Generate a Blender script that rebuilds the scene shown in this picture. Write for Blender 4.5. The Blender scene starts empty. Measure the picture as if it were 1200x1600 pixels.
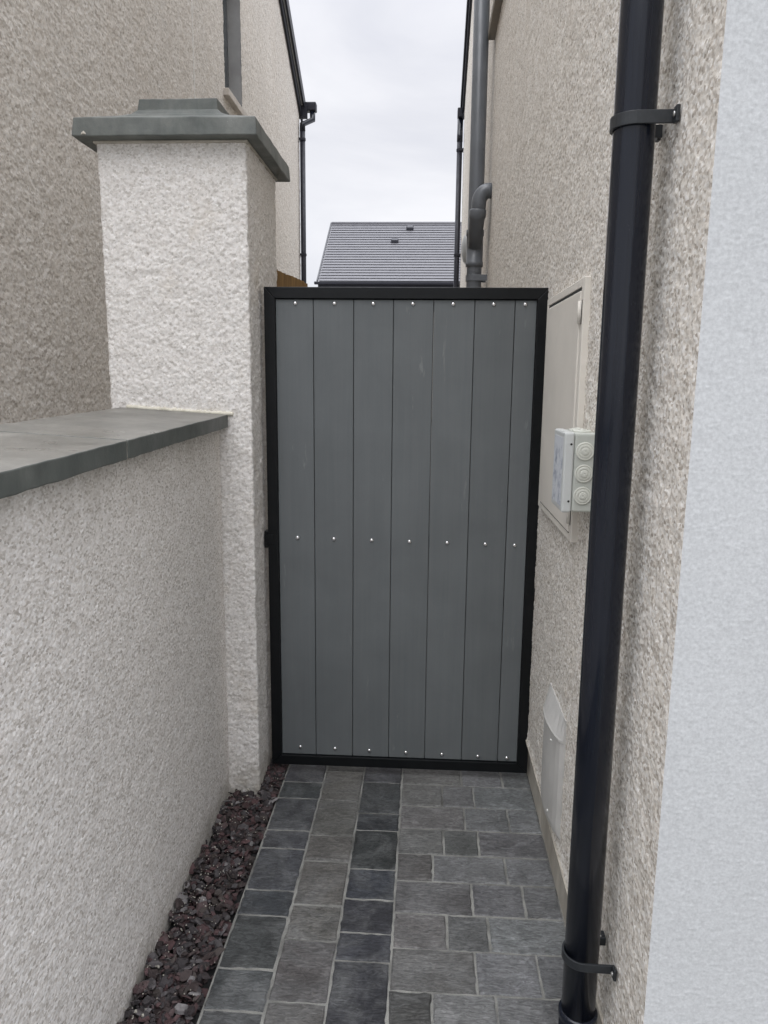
import bpy, bmesh, math, random
import numpy as np
from mathutils import Vector, Matrix

R = math.radians
random.seed(7)
rng = np.random.default_rng(11)
scene = bpy.context.scene
COL = scene.collection

# ------------------------------------------------------------------ camera
CAM_H = 1.5
F_PX = 1180.0                         # focal length in pixels of the 1200x1600 photograph


def unit(v):
    return v / np.linalg.norm(v)


_dn = unit(np.array([535 - 600, 7350 - 800, F_PX], float))     # plumb line in camera space
_fw = np.array([668 - 600, 590 - 800, F_PX], float)            # direction of the passage
_fw = unit(_fw - _dn * _fw.dot(_dn))
_rt = np.cross(_dn, _fw)
_R = np.array([_rt, _fw, -_dn])                                # camera (x right, y down, z forward) -> world
cam_data = bpy.data.cameras.new('camera')
cam = bpy.data.objects.new('camera', cam_data)
COL.objects.link(cam)
M = Matrix.Identity(4)
for i in range(3):
    M[i][0], M[i][1], M[i][2] = _R[i][0], -_R[i][1], -_R[i][2]
M[0][3], M[1][3], M[2][3] = 0.0, 0.0, CAM_H
cam.matrix_world = M
cam_data.sensor_fit = 'VERTICAL'
cam_data.sensor_height = 36.0
cam_data.lens = F_PX / 1600 * 36.0
cam_data.clip_start = 0.02
cam_data.clip_end = 2000
scene.camera = cam

# ------------------------------------------------------------------ world: overcast sky
SUN_EL, SUN_AZ = R(52), R(200)        # azimuth measured clockwise from +Y: behind the camera, to the left
world = bpy.data.worlds.new('World')
scene.world = world
world.use_nodes = True
nt = world.node_tree
nt.nodes.clear()
W_ = lambda t: nt.nodes.new(t)
out = W_('ShaderNodeOutputWorld')
bg = W_('ShaderNodeBackground')
bg.inputs['Strength'].default_value = 0.10
sky = W_('ShaderNodeTexSky')
sky.sky_type = 'NISHITA'
sky.sun_disc = False
sky.sun_elevation = SUN_EL
sky.sun_rotation = SUN_AZ
hsv = W_('ShaderNodeHueSaturation')
hsv.inputs['Saturation'].default_value = 0.15
nt.links.new(sky.outputs[0], hsv.inputs['Color'])
tc = W_('ShaderNodeTexCoord')
mp = W_('ShaderNodeMapping')
mp.inputs['Scale'].default_value = (1.0, 1.0, 2.6)
nt.links.new(tc.outputs['Generated'], mp.inputs[0])
nz = W_('ShaderNodeTexNoise')
nz.inputs['Scale'].default_value = 3.2
nz.inputs['Detail'].default_value = 6
nz.inputs['Roughness'].default_value = 0.52
nz.inputs['Distortion'].default_value = 0.4
nt.links.new(mp.outputs[0], nz.inputs['Vector'])
cr = W_('ShaderNodeValToRGB')
cr.color_ramp.elements[0].position = 0.30
cr.color_ramp.elements[0].color = (0.745, 0.765, 0.835, 1)
cr.color_ramp.elements[1].position = 0.70
cr.color_ramp.elements[1].color = (1.02, 1.025, 1.055, 1)
nt.links.new(nz.outputs['Fac'], cr.inputs[0])
sep = W_('ShaderNodeSeparateXYZ')
nt.links.new(tc.outputs['Generated'], sep.inputs[0])
el = W_('ShaderNodeValToRGB')         # an overcast sky is brightest overhead
e = el.color_ramp.elements
e[0].position = 0.0
e[0].color = (8.3, 8.3, 8.3, 1)
e[1].position = 1.0
e[1].color = (46, 46, 46, 1)
for p, v in ((0.30, 7.8), (0.48, 8.7), (0.72, 27)):
    k = e.new(p)
    k.color = (v, v, v * 1.02, 1)
nt.links.new(sep.outputs['Z'], el.inputs[0])
mul = W_('ShaderNodeMix')
mul.data_type = 'RGBA'
mul.blend_type = 'MULTIPLY'
mul.inputs['Factor'].default_value = 1
nt.links.new(cr.outputs[0], mul.inputs['A'])
nt.links.new(el.outputs[0], mul.inputs['B'])
mix = W_('ShaderNodeMix')
mix.data_type = 'RGBA'
mix.inputs['Factor'].default_value = 0.86
nt.links.new(hsv.outputs[0], mix.inputs['A'])
nt.links.new(mul.outputs['Result'], mix.inputs['B'])
nt.links.new(mix.outputs['Result'], bg.inputs['Color'])
nt.links.new(bg.outputs[0], out.inputs['Surface'])

# ------------------------------------------------------------------ sun (behind cloud)
sd = bpy.data.lights.new('sun', 'SUN')
sd.energy = 0.5
sd.angle = R(35)
sd.color = (1.0, 0.97, 0.93)
sun = bpy.data.objects.new('sun', sd)
COL.objects.link(sun)
dirv = Vector((math.sin(SUN_AZ) * math.cos(SUN_EL), math.cos(SUN_AZ) * math.cos(SUN_EL), math.sin(SUN_EL)))
sun.rotation_euler = dirv.to_track_quat('Z', 'Y').to_euler()
sun.location = dirv * 30

scene.view_settings.view_transform = 'Standard'
scene.view_settings.look = 'None'
scene.view_settings.gamma = 1
scene.view_settings.exposure = 0.33
scene.render.engine = 'CYCLES'
scene.cycles.max_bounces = 8
scene.cycles.diffuse_bounces = 5
scene.cycles.use_denoising = True


# ------------------------------------------------------------------ materials
class Mat:
    """small wrapper for building node materials"""

    def __init__(self, name, rough=0.8, spec=0.3, metal=0.0, color=None):
        self.m = bpy.data.materials.new(name)
        self.m.use_nodes = True
        self.nt = self.m.node_tree
        self.b = self.nt.nodes['Principled BSDF']
        self.b.inputs['Roughness'].default_value = rough
        self.b.inputs['Specular IOR Level'].default_value = spec
        self.b.inputs['Metallic'].default_value = metal
        if color:
            self.b.inputs['Base Color'].default_value = (*color, 1)
        self._c = None

    def node(self, t, **kw):
        n = self.nt.nodes.new(t)
        for k, v in kw.items():
            setattr(n, k, v)
        return n

    def link(self, a, b):
        self.nt.links.new(a, b)

    def coord(self, scale=(1, 1, 1), loc=(0, 0, 0), rot=(0, 0, 0)):
        if self._c is None:
            self._c = self.node('ShaderNodeTexCoord')
        mp = self.node('ShaderNodeMapping')
        mp.inputs['Scale'].default_value = scale
        mp.inputs['Location'].default_value = loc
        mp.inputs['Rotation'].default_value = rot
        self.link(self._c.outputs['Object'], mp.inputs[0])
        return mp.outputs[0]

    def noise(self, scale, detail=4, rough=0.55, dist=0.0, vec=None):
        n = self.node('ShaderNodeTexNoise')
        n.inputs['Scale'].default_value = scale
        n.inputs['Detail'].default_value = detail
        n.inputs['Roughness'].default_value = rough
        n.inputs['Distortion'].default_value = dist
        self.link(vec or self.coord(), n.inputs['Vector'])
        return n.outputs['Fac']

    def voronoi(self, scale, vec=None, out='Color', feature='F1'):
        n = self.node('ShaderNodeTexVoronoi', feature=feature)
        n.inputs['Scale'].default_value = scale
        self.link(vec or self.coord(), n.inputs['Vector'])
        return n.outputs[out]

    def ramp(self, fac, stops):
        r = self.node('ShaderNodeValToRGB')
        el = r.color_ramp.elements
        while len(el) < len(stops):
            el.new(0.5)
        for i, (p, c) in enumerate(stops):
            el[i].position = p
            if not isinstance(c, (tuple, list)):
                c = (c, c, c)
            el[i].color = (*c, 1)
        self.link(fac, r.inputs[0])
        return r.outputs[0]

    def mix(self, fac, a, b, blend='MIX'):
        m = self.node('ShaderNodeMix', data_type='RGBA', blend_type=blend)
        if isinstance(fac, (int, float)):
            m.inputs['Factor'].default_value = fac
        else:
            self.link(fac, m.inputs['Factor'])
        for s, v in (('A', a), ('B', b)):
            if isinstance(v, (tuple, list)):
                m.inputs[s].default_value = (*v, 1)
            else:
                self.link(v, m.inputs[s])
        return m.outputs['Result']

    def math(self, op, a, b=0.0, clamp=False):
        m = self.node('ShaderNodeMath', operation=op, use_clamp=clamp)
        for i, v in enumerate((a, b)):
            if isinstance(v, (int, float)):
                m.inputs[i].default_value = v
            else:
                self.link(v, m.inputs[i])
        return m.outputs[0]

    def xyz(self):
        s = self.node('ShaderNodeSeparateXYZ')
        self.link(self.coord(), s.inputs[0])
        return s.outputs

    def base(self, s):
        self.link(s, self.b.inputs['Base Color'])

    def rough(self, s):
        self.link(s, self.b.inputs['Roughness'])

    def bump(self, h, dist, strength=1.0):
        bn = self.node('ShaderNodeBump')
        bn.inputs['Distance'].default_value = dist
        bn.inputs['Strength'].default_value = strength
        self.link(h, bn.inputs['Height'])
        prev = self.b.inputs['Normal']
        if prev.is_linked:
            self.link(prev.links[0].from_socket, bn.inputs['Normal'])
        self.link(bn.outputs[0], prev)


def render_mat(name, base, chips, cell, bump_d, speck=0.5, soil=None, stretch=(1, 1, 1)):
    """cement render with coloured chips and painted pit shade"""
    m = Mat(name, rough=0.92, spec=0.15)
    v = m.voronoi(cell, m.coord(stretch))
    s = m.node('ShaderNodeSeparateColor')
    m.link(v, s.inputs[0])
    col = m.ramp(s.outputs[0], chips)
    c = m.mix(speck, base, col)
    big = m.noise(2.3, 5, 0.6)
    c = m.mix(0.55, c, m.ramp(big, [(0.25, 0.90), (0.75, 1.08)]), 'MULTIPLY')
    fine = m.noise(cell * 1.2, 3, 0.7)
    c = m.mix(0.6, c, m.ramp(fine, [(0.3, 0.74), (0.7, 1.14)]), 'MULTIPLY')
    if soil:
        c = soil(m, c)
    m.base(c)
    m.bump(m.noise(cell * 0.9, 4, 0.65), bump_d)
    return m.m


CHIPS_PITS_BEIGE = [(0.0, (0.33, 0.285, 0.235)), (0.14, (0.52, 0.47, 0.41)), (0.45, (0.74, 0.70, 0.63)), (0.8, (0.83, 0.80, 0.745)), (1.0, (0.93, 0.92, 0.89))]  # chip colours; the darkest stops paint the shade of pits between chips
CHIPS_PITS_PALE = [(0.0, (0.38, 0.345, 0.305)), (0.15, (0.58, 0.545, 0.50)), (0.45, (0.77, 0.74, 0.70)), (0.8, (0.84, 0.815, 0.785)), (1.0, (0.94, 0.93, 0.91))]  # likewise, pit shade painted in at the dark end


def wall_soil(m, c):
    """grey-brown runs of dirt just under the coping and a darker foot by the gravel"""
    x, y, z = m.xyz()
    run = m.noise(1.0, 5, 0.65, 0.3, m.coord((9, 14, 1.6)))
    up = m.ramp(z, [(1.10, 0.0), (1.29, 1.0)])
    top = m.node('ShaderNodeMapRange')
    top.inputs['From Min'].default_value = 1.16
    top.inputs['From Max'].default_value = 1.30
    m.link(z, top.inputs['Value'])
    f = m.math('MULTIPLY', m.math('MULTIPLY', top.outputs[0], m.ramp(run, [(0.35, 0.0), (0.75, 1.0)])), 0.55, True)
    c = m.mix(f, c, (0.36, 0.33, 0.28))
    low = m.node('ShaderNodeMapRange')
    low.inputs['From Min'].default_value = 0.10
    low.inputs['From Max'].default_value = 0.01
    m.link(z, low.inputs['Value'])
    f2 = m.math('MULTIPLY', low.outputs[0], m.ramp(m.noise(14, 4), [(0.3, 0.1), (0.7, 0.9)]), True)
    return m.mix(f2, c, (0.30, 0.28, 0.24))


def pillar_soil(m, c):
    x, y, z = m.xyz()
    low = m.node('ShaderNodeMapRange')
    low.inputs['From Min'].default_value = 0.16
    low.inputs['From Max'].default_value = 0.02
    m.link(z, low.inputs['Value'])
    f2 = m.math('MULTIPLY', low.outputs[0], m.ramp(m.noise(18, 4), [(0.3, 0.1), (0.7, 0.8)]), True)
    c = m.mix(f2, c, (0.33, 0.30, 0.24))
    st = m.ramp(m.noise(5.5, 5, 0.6, 0.4), [(0.56, 0.0), (0.72, 0.35)])
    return m.mix(st, c, (0.62, 0.55, 0.45))


def gable_soil(m, c):
    run = m.noise(1.0, 5, 0.6, 0.2, m.coord((3.5, 3.5, 0.45)))
    return m.mix(m.ramp(run, [(0.45, 0.0), (0.8, 0.30)]), c, (0.55, 0.49, 0.42))


M_pillar = render_mat('pale roughcast', (0.79, 0.765, 0.73), CHIPS_PITS_PALE, 150, 0.0010, 0.55, pillar_soil, (1, 1, 1.25))
M_wall = render_mat('pale dry dash', (0.82, 0.785, 0.74), CHIPS_PITS_PALE, 235, 0.0008, 0.78, wall_soil, (1, 0.62, 1))
M_gable = render_mat('beige dry dash', (0.77, 0.735, 0.675), CHIPS_PITS_BEIGE, 205, 0.0010, 0.82, gable_soil, (1, 0.7, 1))
M_gable_far = render_mat('beige roughcast', (0.56, 0.525, 0.48), CHIPS_PITS_BEIGE, 120, 0.0012, 0.50, gable_soil, (1, 0.7, 1))
M_white = render_mat('white masonry paint', (0.535, 0.548, 0.552), [(0.0, (0.517, 0.530, 0.535)), (1.0, (0.552, 0.565, 0.567))], 160, 0.0002, 0.3)


def concrete_mat(name, a, b, rough=0.6, sc=6.0):
    m = Mat(name, rough=rough, spec=0.4)
    n = m.noise(sc, 7, 0.62, 0.3)
    c = m.ramp(n, [(0.30, a), (0.62, b), (0.85, tuple(min(1, x * 1.5) for x in b))])
    streak = m.noise(1.0, 4, 0.6, 0.0, m.coord((22, 22, 3)))
    c = m.mix(0.45, c, m.ramp(streak, [(0.3, 0.72), (0.7, 1.2)]), 'MULTIPLY')
    fl = m.ramp(m.voronoi(90, out='Distance'), [(0.05, 1.0), (0.10, 0.0)])
    msk = m.ramp(m.noise(9, 2), [(0.60, 0.0), (0.66, 0.5)])
    c = m.mix(m.math('MULTIPLY', fl, msk), c, (0.45, 0.45, 0.42))
    m.base(c)
    m.rough(m.ramp(m.noise(4, 5), [(0.3, rough - 0.18), (0.7, rough + 0.15)]))
    m.bump(m.noise(160, 4, 0.7), 0.0006)
    m.bump(m.noise(18, 5, 0.6), 0.0016)
    return m.m


M_coping = concrete_mat('dark green-grey coping concrete', (0.150, 0.147, 0.134), (0.215, 0.208, 0.190), 0.42)
M_coping_edge = concrete_mat('algae-dark coping edge', (0.070, 0.080, 0.074), (0.125, 0.135, 0.124), 0.5)
M_cap = concrete_mat('grey cast stone', (0.085, 0.098, 0.092), (0.165, 0.174, 0.162), 0.6, 9.0)
M_plinth = concrete_mat('plinth cement', (0.36, 0.33, 0.28), (0.50, 0.47, 0.41), 0.85)
M_mortar = concrete_mat('cream mortar', (0.58, 0.55, 0.45), (0.72, 0.69, 0.59), 0.9, 30)


def simple(name, col, rough, spec=0.4, metal=0.0, var=0.12, sc=8.0, bump=0.0, bsc=60):
    m = Mat(name, rough=rough, spec=spec, metal=metal)
    n = m.noise(sc, 5, 0.6)
    c = m.mix(1.0, (*col,), m.ramp(n, [(0.3, 1 - var), (0.7, 1 + var)]), 'MULTIPLY')
    m.base(c)
    m.rough(m.ramp(m.noise(sc * 2.3, 4), [(0.3, max(0.02, rough - 0.07)), (0.7, rough + 0.1)]))
    if bump:
        m.bump(m.noise(bsc, 4), bump)
    return m.m


def pipe_mat():
    m = Mat('black gloss pipe plastic', rough=0.2, spec=0.38)
    streak = m.noise(1.0, 5, 0.65, 0.2, m.coord((60, 60, 2.2)))
    c = m.ramp(streak, [(0.35, (0.005, 0.007, 0.013)), (0.80, (0.012, 0.015, 0.023))])
    dust = m.ramp(m.voronoi(260, out='Distance'), [(0.06, 1.0), (0.11, 0.0)])
    few = m.ramp(m.noise(34, 2), [(0.60, 0.0), (0.64, 0.6)])
    c = m.mix(m.math('MULTIPLY', dust, few), c, (0.30, 0.30, 0.30))
    m.base(c)
    m.rough(m.ramp(m.noise(1.0, 4, 0.6, 0.1, m.coord((30, 30, 3))), [(0.3, 0.13), (0.8, 0.26)]))
    return m.m


M_pipe = pipe_mat()
M_bracket = simple('black bracket plastic', (0.022, 0.025, 0.028), 0.42, var=0.3, sc=40, bump=0.0004)
M_soil = simple('grey soil pipe plastic', (0.125, 0.136, 0.150), 0.34, 0.5, var=0.12, sc=6)
M_black = simple('black painted timber and trim', (0.013, 0.014, 0.022), 0.45)
M_frame = simple('black powder coated steel', (0.006, 0.007, 0.008), 0.36, 0.25, var=0.2, sc=20, bump=0.0002, bsc=400)
M_steel = simple('stainless screw', (0.80, 0.80, 0.80), 0.22, metal=1.0, var=0.05)
M_zinc = simple('zinc screw', (0.55, 0.55, 0.53), 0.4, metal=1.0, var=0.1)
M_cream = simple('cream meter box plastic', (0.72, 0.685, 0.62), 0.5, 0.3, var=0.05, sc=5, bump=0.0002, bsc=200)
M_gas = simple('pale grey gas box plastic', (0.50, 0.495, 0.475), 0.55, 0.3, var=0.09, sc=9, bump=0.0003, bsc=120)
M_jbox = simple('grey-green junction box plastic', (0.47, 0.49, 0.45), 0.42, 0.4, var=0.05, sc=9)
M_lid = simple('pale grey lid plastic', (0.56, 0.58, 0.57), 0.38, 0.4, var=0.05, sc=9)
M_grom = simple('cream rubber grommet', (0.60, 0.61, 0.555), 0.55, 0.3, var=0.05)
M_dark = simple('dark gap', (0.02, 0.02, 0.02), 0.9)
M_soffit = simple('white soffit trim', (0.70, 0.70, 0.68), 0.5)
M_glass = simple('dark window glass', (0.05, 0.06, 0.065), 0.06, 0.6, var=0.05)
M_wframe = simple('grey window frame', (0.10, 0.105, 0.11), 0.4)
M_sill_l = simple('pale sill stone', (0.50, 0.46, 0.41), 0.75, bump=0.0006, bsc=150)
M_sill_r = simple('brown-grey sill stone', (0.26, 0.235, 0.20), 0.75, bump=0.0006, bsc=150)
M_reveal = simple('smooth grey reveal', (0.36, 0.36, 0.355), 0.85, bump=0.0005, bsc=120)
M_bead = simple('white render bead', (0.70, 0.68, 0.64), 0.6)
M_vent = simple('pale grey vent plastic', (0.36, 0.37, 0.37), 0.45)


def board_mat():
    m = Mat('grey composite board', rough=0.55, spec=0.35)
    isl = m.node('ShaderNodeObjectInfo')
    g = m.noise(1.0, 6, 0.62, 0.5, m.coord((70, 70, 2.0)))
    c = m.ramp(g, [(0.3, (0.122, 0.134, 0.138)), (0.7, (0.134, 0.145, 0.149))])
    big = m.noise(5, 5, 0.6, 0.4)
    c = m.mix(0.7, c, m.ramp(big, [(0.3, 0.90), (0.7, 1.10)]), 'MULTIPLY')
    c = m.mix(0.5, c, m.ramp(isl.outputs['Random'], [(0.0, 0.90), (1.0, 1.10)]), 'MULTIPLY')
    x, y, z = m.xyz()
    # a couple of pale scuffs on the panel
    sc = m.ramp(m.noise(1.0, 4, 0.7, 0.2, m.coord((26, 26, 4.5), (3, 0, 1))), [(0.66, 0.0), (0.74, 0.45)])
    c = m.mix(sc, c, (0.26, 0.275, 0.27))
    m.base(c)
    m.rough(m.ramp(big, [(0.3, 0.42), (0.7, 0.62)]))
    m.bump(m.noise(1.0, 5, 0.6, 0.0, m.coord((260, 260, 8))), 0.00035)
    m.bump(m.noise(300, 3, 0.6), 0.0002)
    return m.m


M_board = board_mat()


def tone_attr(m):
    a = m.node('ShaderNodeAttribute', attribute_name='tone')
    return a.outputs['Color']


def paver_mat():
    m = Mat('riven charcoal pavers', rough=0.55, spec=0.35)
    c = tone_attr(m)
    n1 = m.noise(9, 6, 0.62, 0.4)
    c = m.mix(0.9, c, m.ramp(n1, [(0.28, 0.62), (0.72, 1.40)]), 'MULTIPLY')
    n2 = m.noise(70, 4, 0.6, 0.8)
    c = m.mix(0.8, c, m.ramp(n2, [(0.3, 0.72), (0.7, 1.30)]), 'MULTIPLY')
    dust = m.ramp(m.noise(6.5, 7, 0.7, 0.6, m.coord((1, 1, 1), (4.2, 1.3, 0))), [(0.44, 0.0), (0.72, 0.55)])
    c = m.mix(dust, c, (0.22, 0.225, 0.225))
    sp = m.ramp(m.voronoi(28, out='Distance'), [(0.025, 1.0), (0.045, 0.0)])
    few = m.ramp(m.noise(16, 2), [(0.60, 0.0), (0.63, 0.9)])
    c = m.mix(m.math('MULTIPLY', sp, few), c, (0.50, 0.50, 0.48))
    m.rough(m.ramp(n1, [(0.25, 0.36), (0.75, 0.60)]))
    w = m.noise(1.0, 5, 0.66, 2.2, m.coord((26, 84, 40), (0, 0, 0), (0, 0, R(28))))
    m.base(m.mix(0.75, c, m.ramp(w, [(0.38, 0.55), (0.50, 0.97), (0.64, 1.42)]), 'MULTIPLY'))  # groove shade and dirt put into the colour, worn ridges lighter
    m.bump(w, 0.0060)
    m.bump(m.noise(11, 4, 0.55, 0.5), 0.004)
    m.bump(m.noise(240, 3, 0.6), 0.0005)
    return m.m


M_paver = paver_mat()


def sand_mat():
    m = Mat('pale jointing sand', rough=0.95, spec=0.1)
    c = m.ramp(m.noise(420, 3, 0.7), [(0.3, (0.19, 0.19, 0.176)), (0.7, (0.34, 0.34, 0.318))])
    c = m.mix(m.ramp(m.noise(5.5, 5, 0.65), [(0.42, 0.0), (0.66, 0.85)]), c, (0.085, 0.085, 0.08))
    m.base(c)
    m.bump(m.noise(300, 4), 0.0012)
    return m.m


M_sand = sand_mat()


def slate_mat():
    m = Mat('plum slate chips', rough=0.78, spec=0.35)
    c = m.mix(0.7, tone_attr(m), m.ramp(m.noise(120, 4, 0.65), [(0.3, 0.65), (0.7, 1.35)]), 'MULTIPLY')
    m.base(c)
    m.bump(m.noise(140, 4, 0.6), 0.0012)
    return m.m


M_slate = slate_mat()


def ground_mat():
    m = Mat('ground grit', rough=0.95, spec=0.1)
    m.base(m.ramp(m.noise(60, 6, 0.7), [(0.3, (0.16, 0.155, 0.145)), (0.7, (0.28, 0.275, 0.26))]))
    m.bump(m.noise(150, 4), 0.004)
    return m.m


M_ground = ground_mat()


def tile_mat(name, a, b, rough):
    m = Mat(name, rough=rough, spec=0.5)
    c = m.ramp(m.noise(1.0, 4, 0.6, 0, m.coord((2.2, 3, 3))), [(0.3, a), (0.7, b)])
    m.base(c)
    m.bump(m.noise(40, 4), 0.003)
    return m.m


M_tile = tile_mat('grey flat roof tile', (0.115, 0.115, 0.127), (0.135, 0.135, 0.146), 0.6)
M_tile_d = tile_mat('dark roof tile', (0.04, 0.042, 0.048), (0.07, 0.072, 0.08), 0.6)


def timber_mat():
    m = Mat('brown treated timber', rough=0.8, spec=0.2)
    g = m.noise(1.0, 6, 0.65, 0.6, m.coord((30, 30, 2.4)))
    c = m.ramp(g, [(0.3, (0.13, 0.075, 0.028)), (0.7, (0.27, 0.165, 0.065))])
    m.base(c)
    m.bump(g, 0.002)
    return m.m


M_timber = timber_mat()


def sticker_mat():
    m = Mat('scuffed printed sticker', rough=0.5, spec=0.3)
    a = m.noise(1.0, 3, 0.6, 0.6, m.coord((1, 55, 48)))
    c = m.ramp(a, [(0.48, (0.60, 0.63, 0.66)), (0.56, (0.43, 0.46, 0.52)), (0.64, (0.27, 0.30, 0.37))])
    b = m.noise(1.0, 3, 0.6, 0.0, m.coord((1, 12, 10)))
    c = m.mix(m.ramp(b, [(0.36, 0.0), (0.48, 1.0)]), (0.60, 0.63, 0.67), c)
    m.base(c)
    return m.m


M_sticker = sticker_mat()


# ------------------------------------------------------------------ object helpers
def tag(o, label=None, cat=None, group=None, kind=None):
    if label:
        o['label'] = label
    if cat:
        o['category'] = cat
    if group:
        o['group'] = group
    if kind:
        o['kind'] = kind
    return o


def thing(name, label, cat, loc=(0, 0, 0), group=None):
    o = bpy.data.objects.new(name, None)
    o.empty_display_size = 0.1
    COL.objects.link(o)
    o.location = loc
    return tag(o, label, cat, group)


def link(o, parent):
    COL.objects.link(o)
    if parent is not None:
        o.parent = parent
        # every thing keeps world-space geometry: cancel the parents' translation
        t = Vector((0, 0, 0))
        p = parent
        while p is not None:
            t += Vector(p.location)
            p = p.parent
        o.location = -t
    return o


def obj(name, bm, mat, parent=None, smooth=False, bevel=0.0, seg=2):
    me = bpy.data.meshes.new(name)
    bmesh.ops.recalc_face_normals(bm, faces=bm.faces)
    bm.to_mesh(me)
    bm.free()
    me.materials.append(mat)
    if smooth:
        me.polygons.foreach_set('use_smooth', [True] * len(me.polygons))
    o = bpy.data.objects.new(name, me)
    link(o, parent)
    if bevel:
        b = o.modifiers.new('bevel', 'BEVEL')
        b.width = bevel
        b.segments = seg
        b.limit_method = 'ANGLE'
        b.angle_limit = R(35)
    return o


def box(bm, x0, x1, y0, y1, z0, z1):
    v = [bm.verts.new(p) for p in ((x0, y0, z0), (x1, y0, z0), (x1, y1, z0), (x0, y1, z0),
                                   (x0, y0, z1), (x1, y0, z1), (x1, y1, z1), (x0, y1, z1))]
    for f in ((3, 2, 1, 0), (4, 5, 6, 7), (0, 1, 5, 4), (1, 2, 6, 5), (2, 3, 7, 6), (3, 0, 4, 7)):
        bm.faces.new([v[i] for i in f])
    return v


def hexa(bm, pts):
    v = [bm.verts.new(p) for p in pts]
    for f in ((3, 2, 1, 0), (4, 5, 6, 7), (0, 1, 5, 4), (1, 2, 6, 5), (2, 3, 7, 6), (3, 0, 4, 7)):
        bm.faces.new([v[i] for i in f])


def bxo(name, dims, mat, parent=None, bevel=0.0, seg=2):
    bm = bmesh.new()
    box(bm, *dims)
    return obj(name, bm, mat, parent, bevel=bevel, seg=seg)


def tube(bm, pts, r, seg=24, caps=True, closed=False):
    """sweep a circle (radius may vary per point) along a polyline"""
    pts = [Vector(p) for p in pts]
    n = len(pts)
    rr = r if isinstance(r, (list, tuple)) else [r] * n
    t0 = (pts[1] - pts[0]).normalized()
    ref = Vector((0, 1, 0)) if abs(t0.y) < 0.9 else Vector((1, 0, 0))
    u = t0.cross(ref).normalized()
    rings = []
    for i, p in enumerate(pts):
        if i == 0:
            t = t0
        elif i == n - 1:
            t = (pts[i] - pts[i - 1]).normalized()
        else:
            a, b = (pts[i] - pts[i - 1]), (pts[i + 1] - pts[i])
            t = (a.normalized() + b.normalized())
            t = t.normalized() if t.length > 1e-6 else a.normalized()
        u = (u - t * u.dot(t)).normalized()
        w = t.cross(u)
        rings.append([bm.verts.new(p + (u * math.cos(2 * math.pi * k / seg) + w * math.sin(2 * math.pi * k / seg)) * rr[i]) for k in range(seg)])
    for a, b in zip(rings, rings[1:]):
        for k in range(seg):
            bm.faces.new((a[k], a[(k + 1) % seg], b[(k + 1) % seg], b[k]))
    if caps:
        bm.faces.new(rings[0][::-1])
        bm.faces.new(rings[-1])


def arc(c, a0, a1, n, fn):
    return [fn(a0 + (a1 - a0) * i / n) for i in range(n + 1)]


def lathe_y(bm, cx, cy, cz, prof, seg=32, axis='y'):
    """profile (radius, offset) revolved round an axis"""
    rings = []
    for r, o in prof:
        ring = []
        for k in range(seg):
            a = 2 * math.pi * k / seg
            if axis == 'y':
                p = (cx + r * math.cos(a), cy + o, cz + r * math.sin(a))
            elif axis == 'x':
                p = (cx + o, cy + r * math.cos(a), cz + r * math.sin(a))
            else:
                p = (cx + r * math.cos(a), cy + r * math.sin(a), cz + o)
            ring.append(bm.verts.new(p))
        rings.append(ring)
    for a, b in zip(rings, rings[1:]):
        for k in range(seg):
            bm.faces.new((a[k], a[(k + 1) % seg], b[(k + 1) % seg], b[k]))
    bm.faces.new(rings[0])
    bm.faces.new(rings[-1][::-1])


# ---------------- rough rendered surfaces: real relief from band-passed noise tiles
def noise_tile(n, size, lam, bw=0.45, ax=1.0, seed=0):
    """periodic n x n height tile covering size metres; wavelength lam, stretched by ax along the first axis"""
    g = np.random.default_rng(seed)
    f = np.fft.rfft2(g.standard_normal((n, n)))
    ky = np.fft.fftfreq(n, size / n)[:, None] * ax
    kx = np.fft.rfftfreq(n, size / n)[None, :]
    k = np.sqrt(kx * kx + ky * ky)
    k0 = 1 / lam
    w = np.exp(-(np.log(np.maximum(k, 1e-6) / k0) / bw) ** 2) / np.maximum(k, k0 * 0.2)
    h = np.fft.irfft2(f * w, s=(n, n))
    h -= h.mean()
    return h / h.std()


def chip_tile(n, size, cell, rmin, rmax, ax=1.0, soft=0.0, seed=0, fill=1.0):
    """periodic height tile of overlapping thrown stone chips: each a small tilted dome"""
    g = np.random.default_rng(seed)
    px = size / n
    m = int(fill * (size / cell) ** 2)
    cu, cv = g.random(m) * n, g.random(m) * n
    r = (rmin + (rmax - rmin) * g.random(m) ** 1.6) / px
    top = g.uniform(0.35, 1.0, m)
    tu, tv = g.normal(0, 0.35, m), g.normal(0, 0.35, m)
    asp = g.uniform(0.7, 1.35, m)
    K = int(np.ceil(r.max() * 1.5)) + 1
    H = np.zeros((n, n))
    iu, iv = np.floor(cu).astype(int), np.floor(cv).astype(int)
    for du in range(-K, K + 1):
        for dv in range(-K, K + 1):
            a = (iu + du - cu) / (r * asp * ax)
            b = (iv + dv - cv) / (r / asp / ax)
            d2 = a * a + b * b
            ok = d2 < 1
            hh = top[ok] * (1 - d2[ok]) ** 0.45 + (tu[ok] * a[ok] + tv[ok] * b[ok]) * 0.5
            np.maximum.at(H, ((iu[ok] + du) % n, (iv[ok] + dv) % n), hh)
    if soft:
        k = np.sqrt((np.fft.fftfreq(n, px)[:, None]) ** 2 + (np.fft.rfftfreq(n, px)[None, :]) ** 2)
        H = np.fft.irfft2(np.fft.rfft2(H) * np.exp(-(k * soft) ** 2 * 2 * math.pi ** 2), s=(n, n))
    H -= H.mean()
    return H / H.std()


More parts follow.
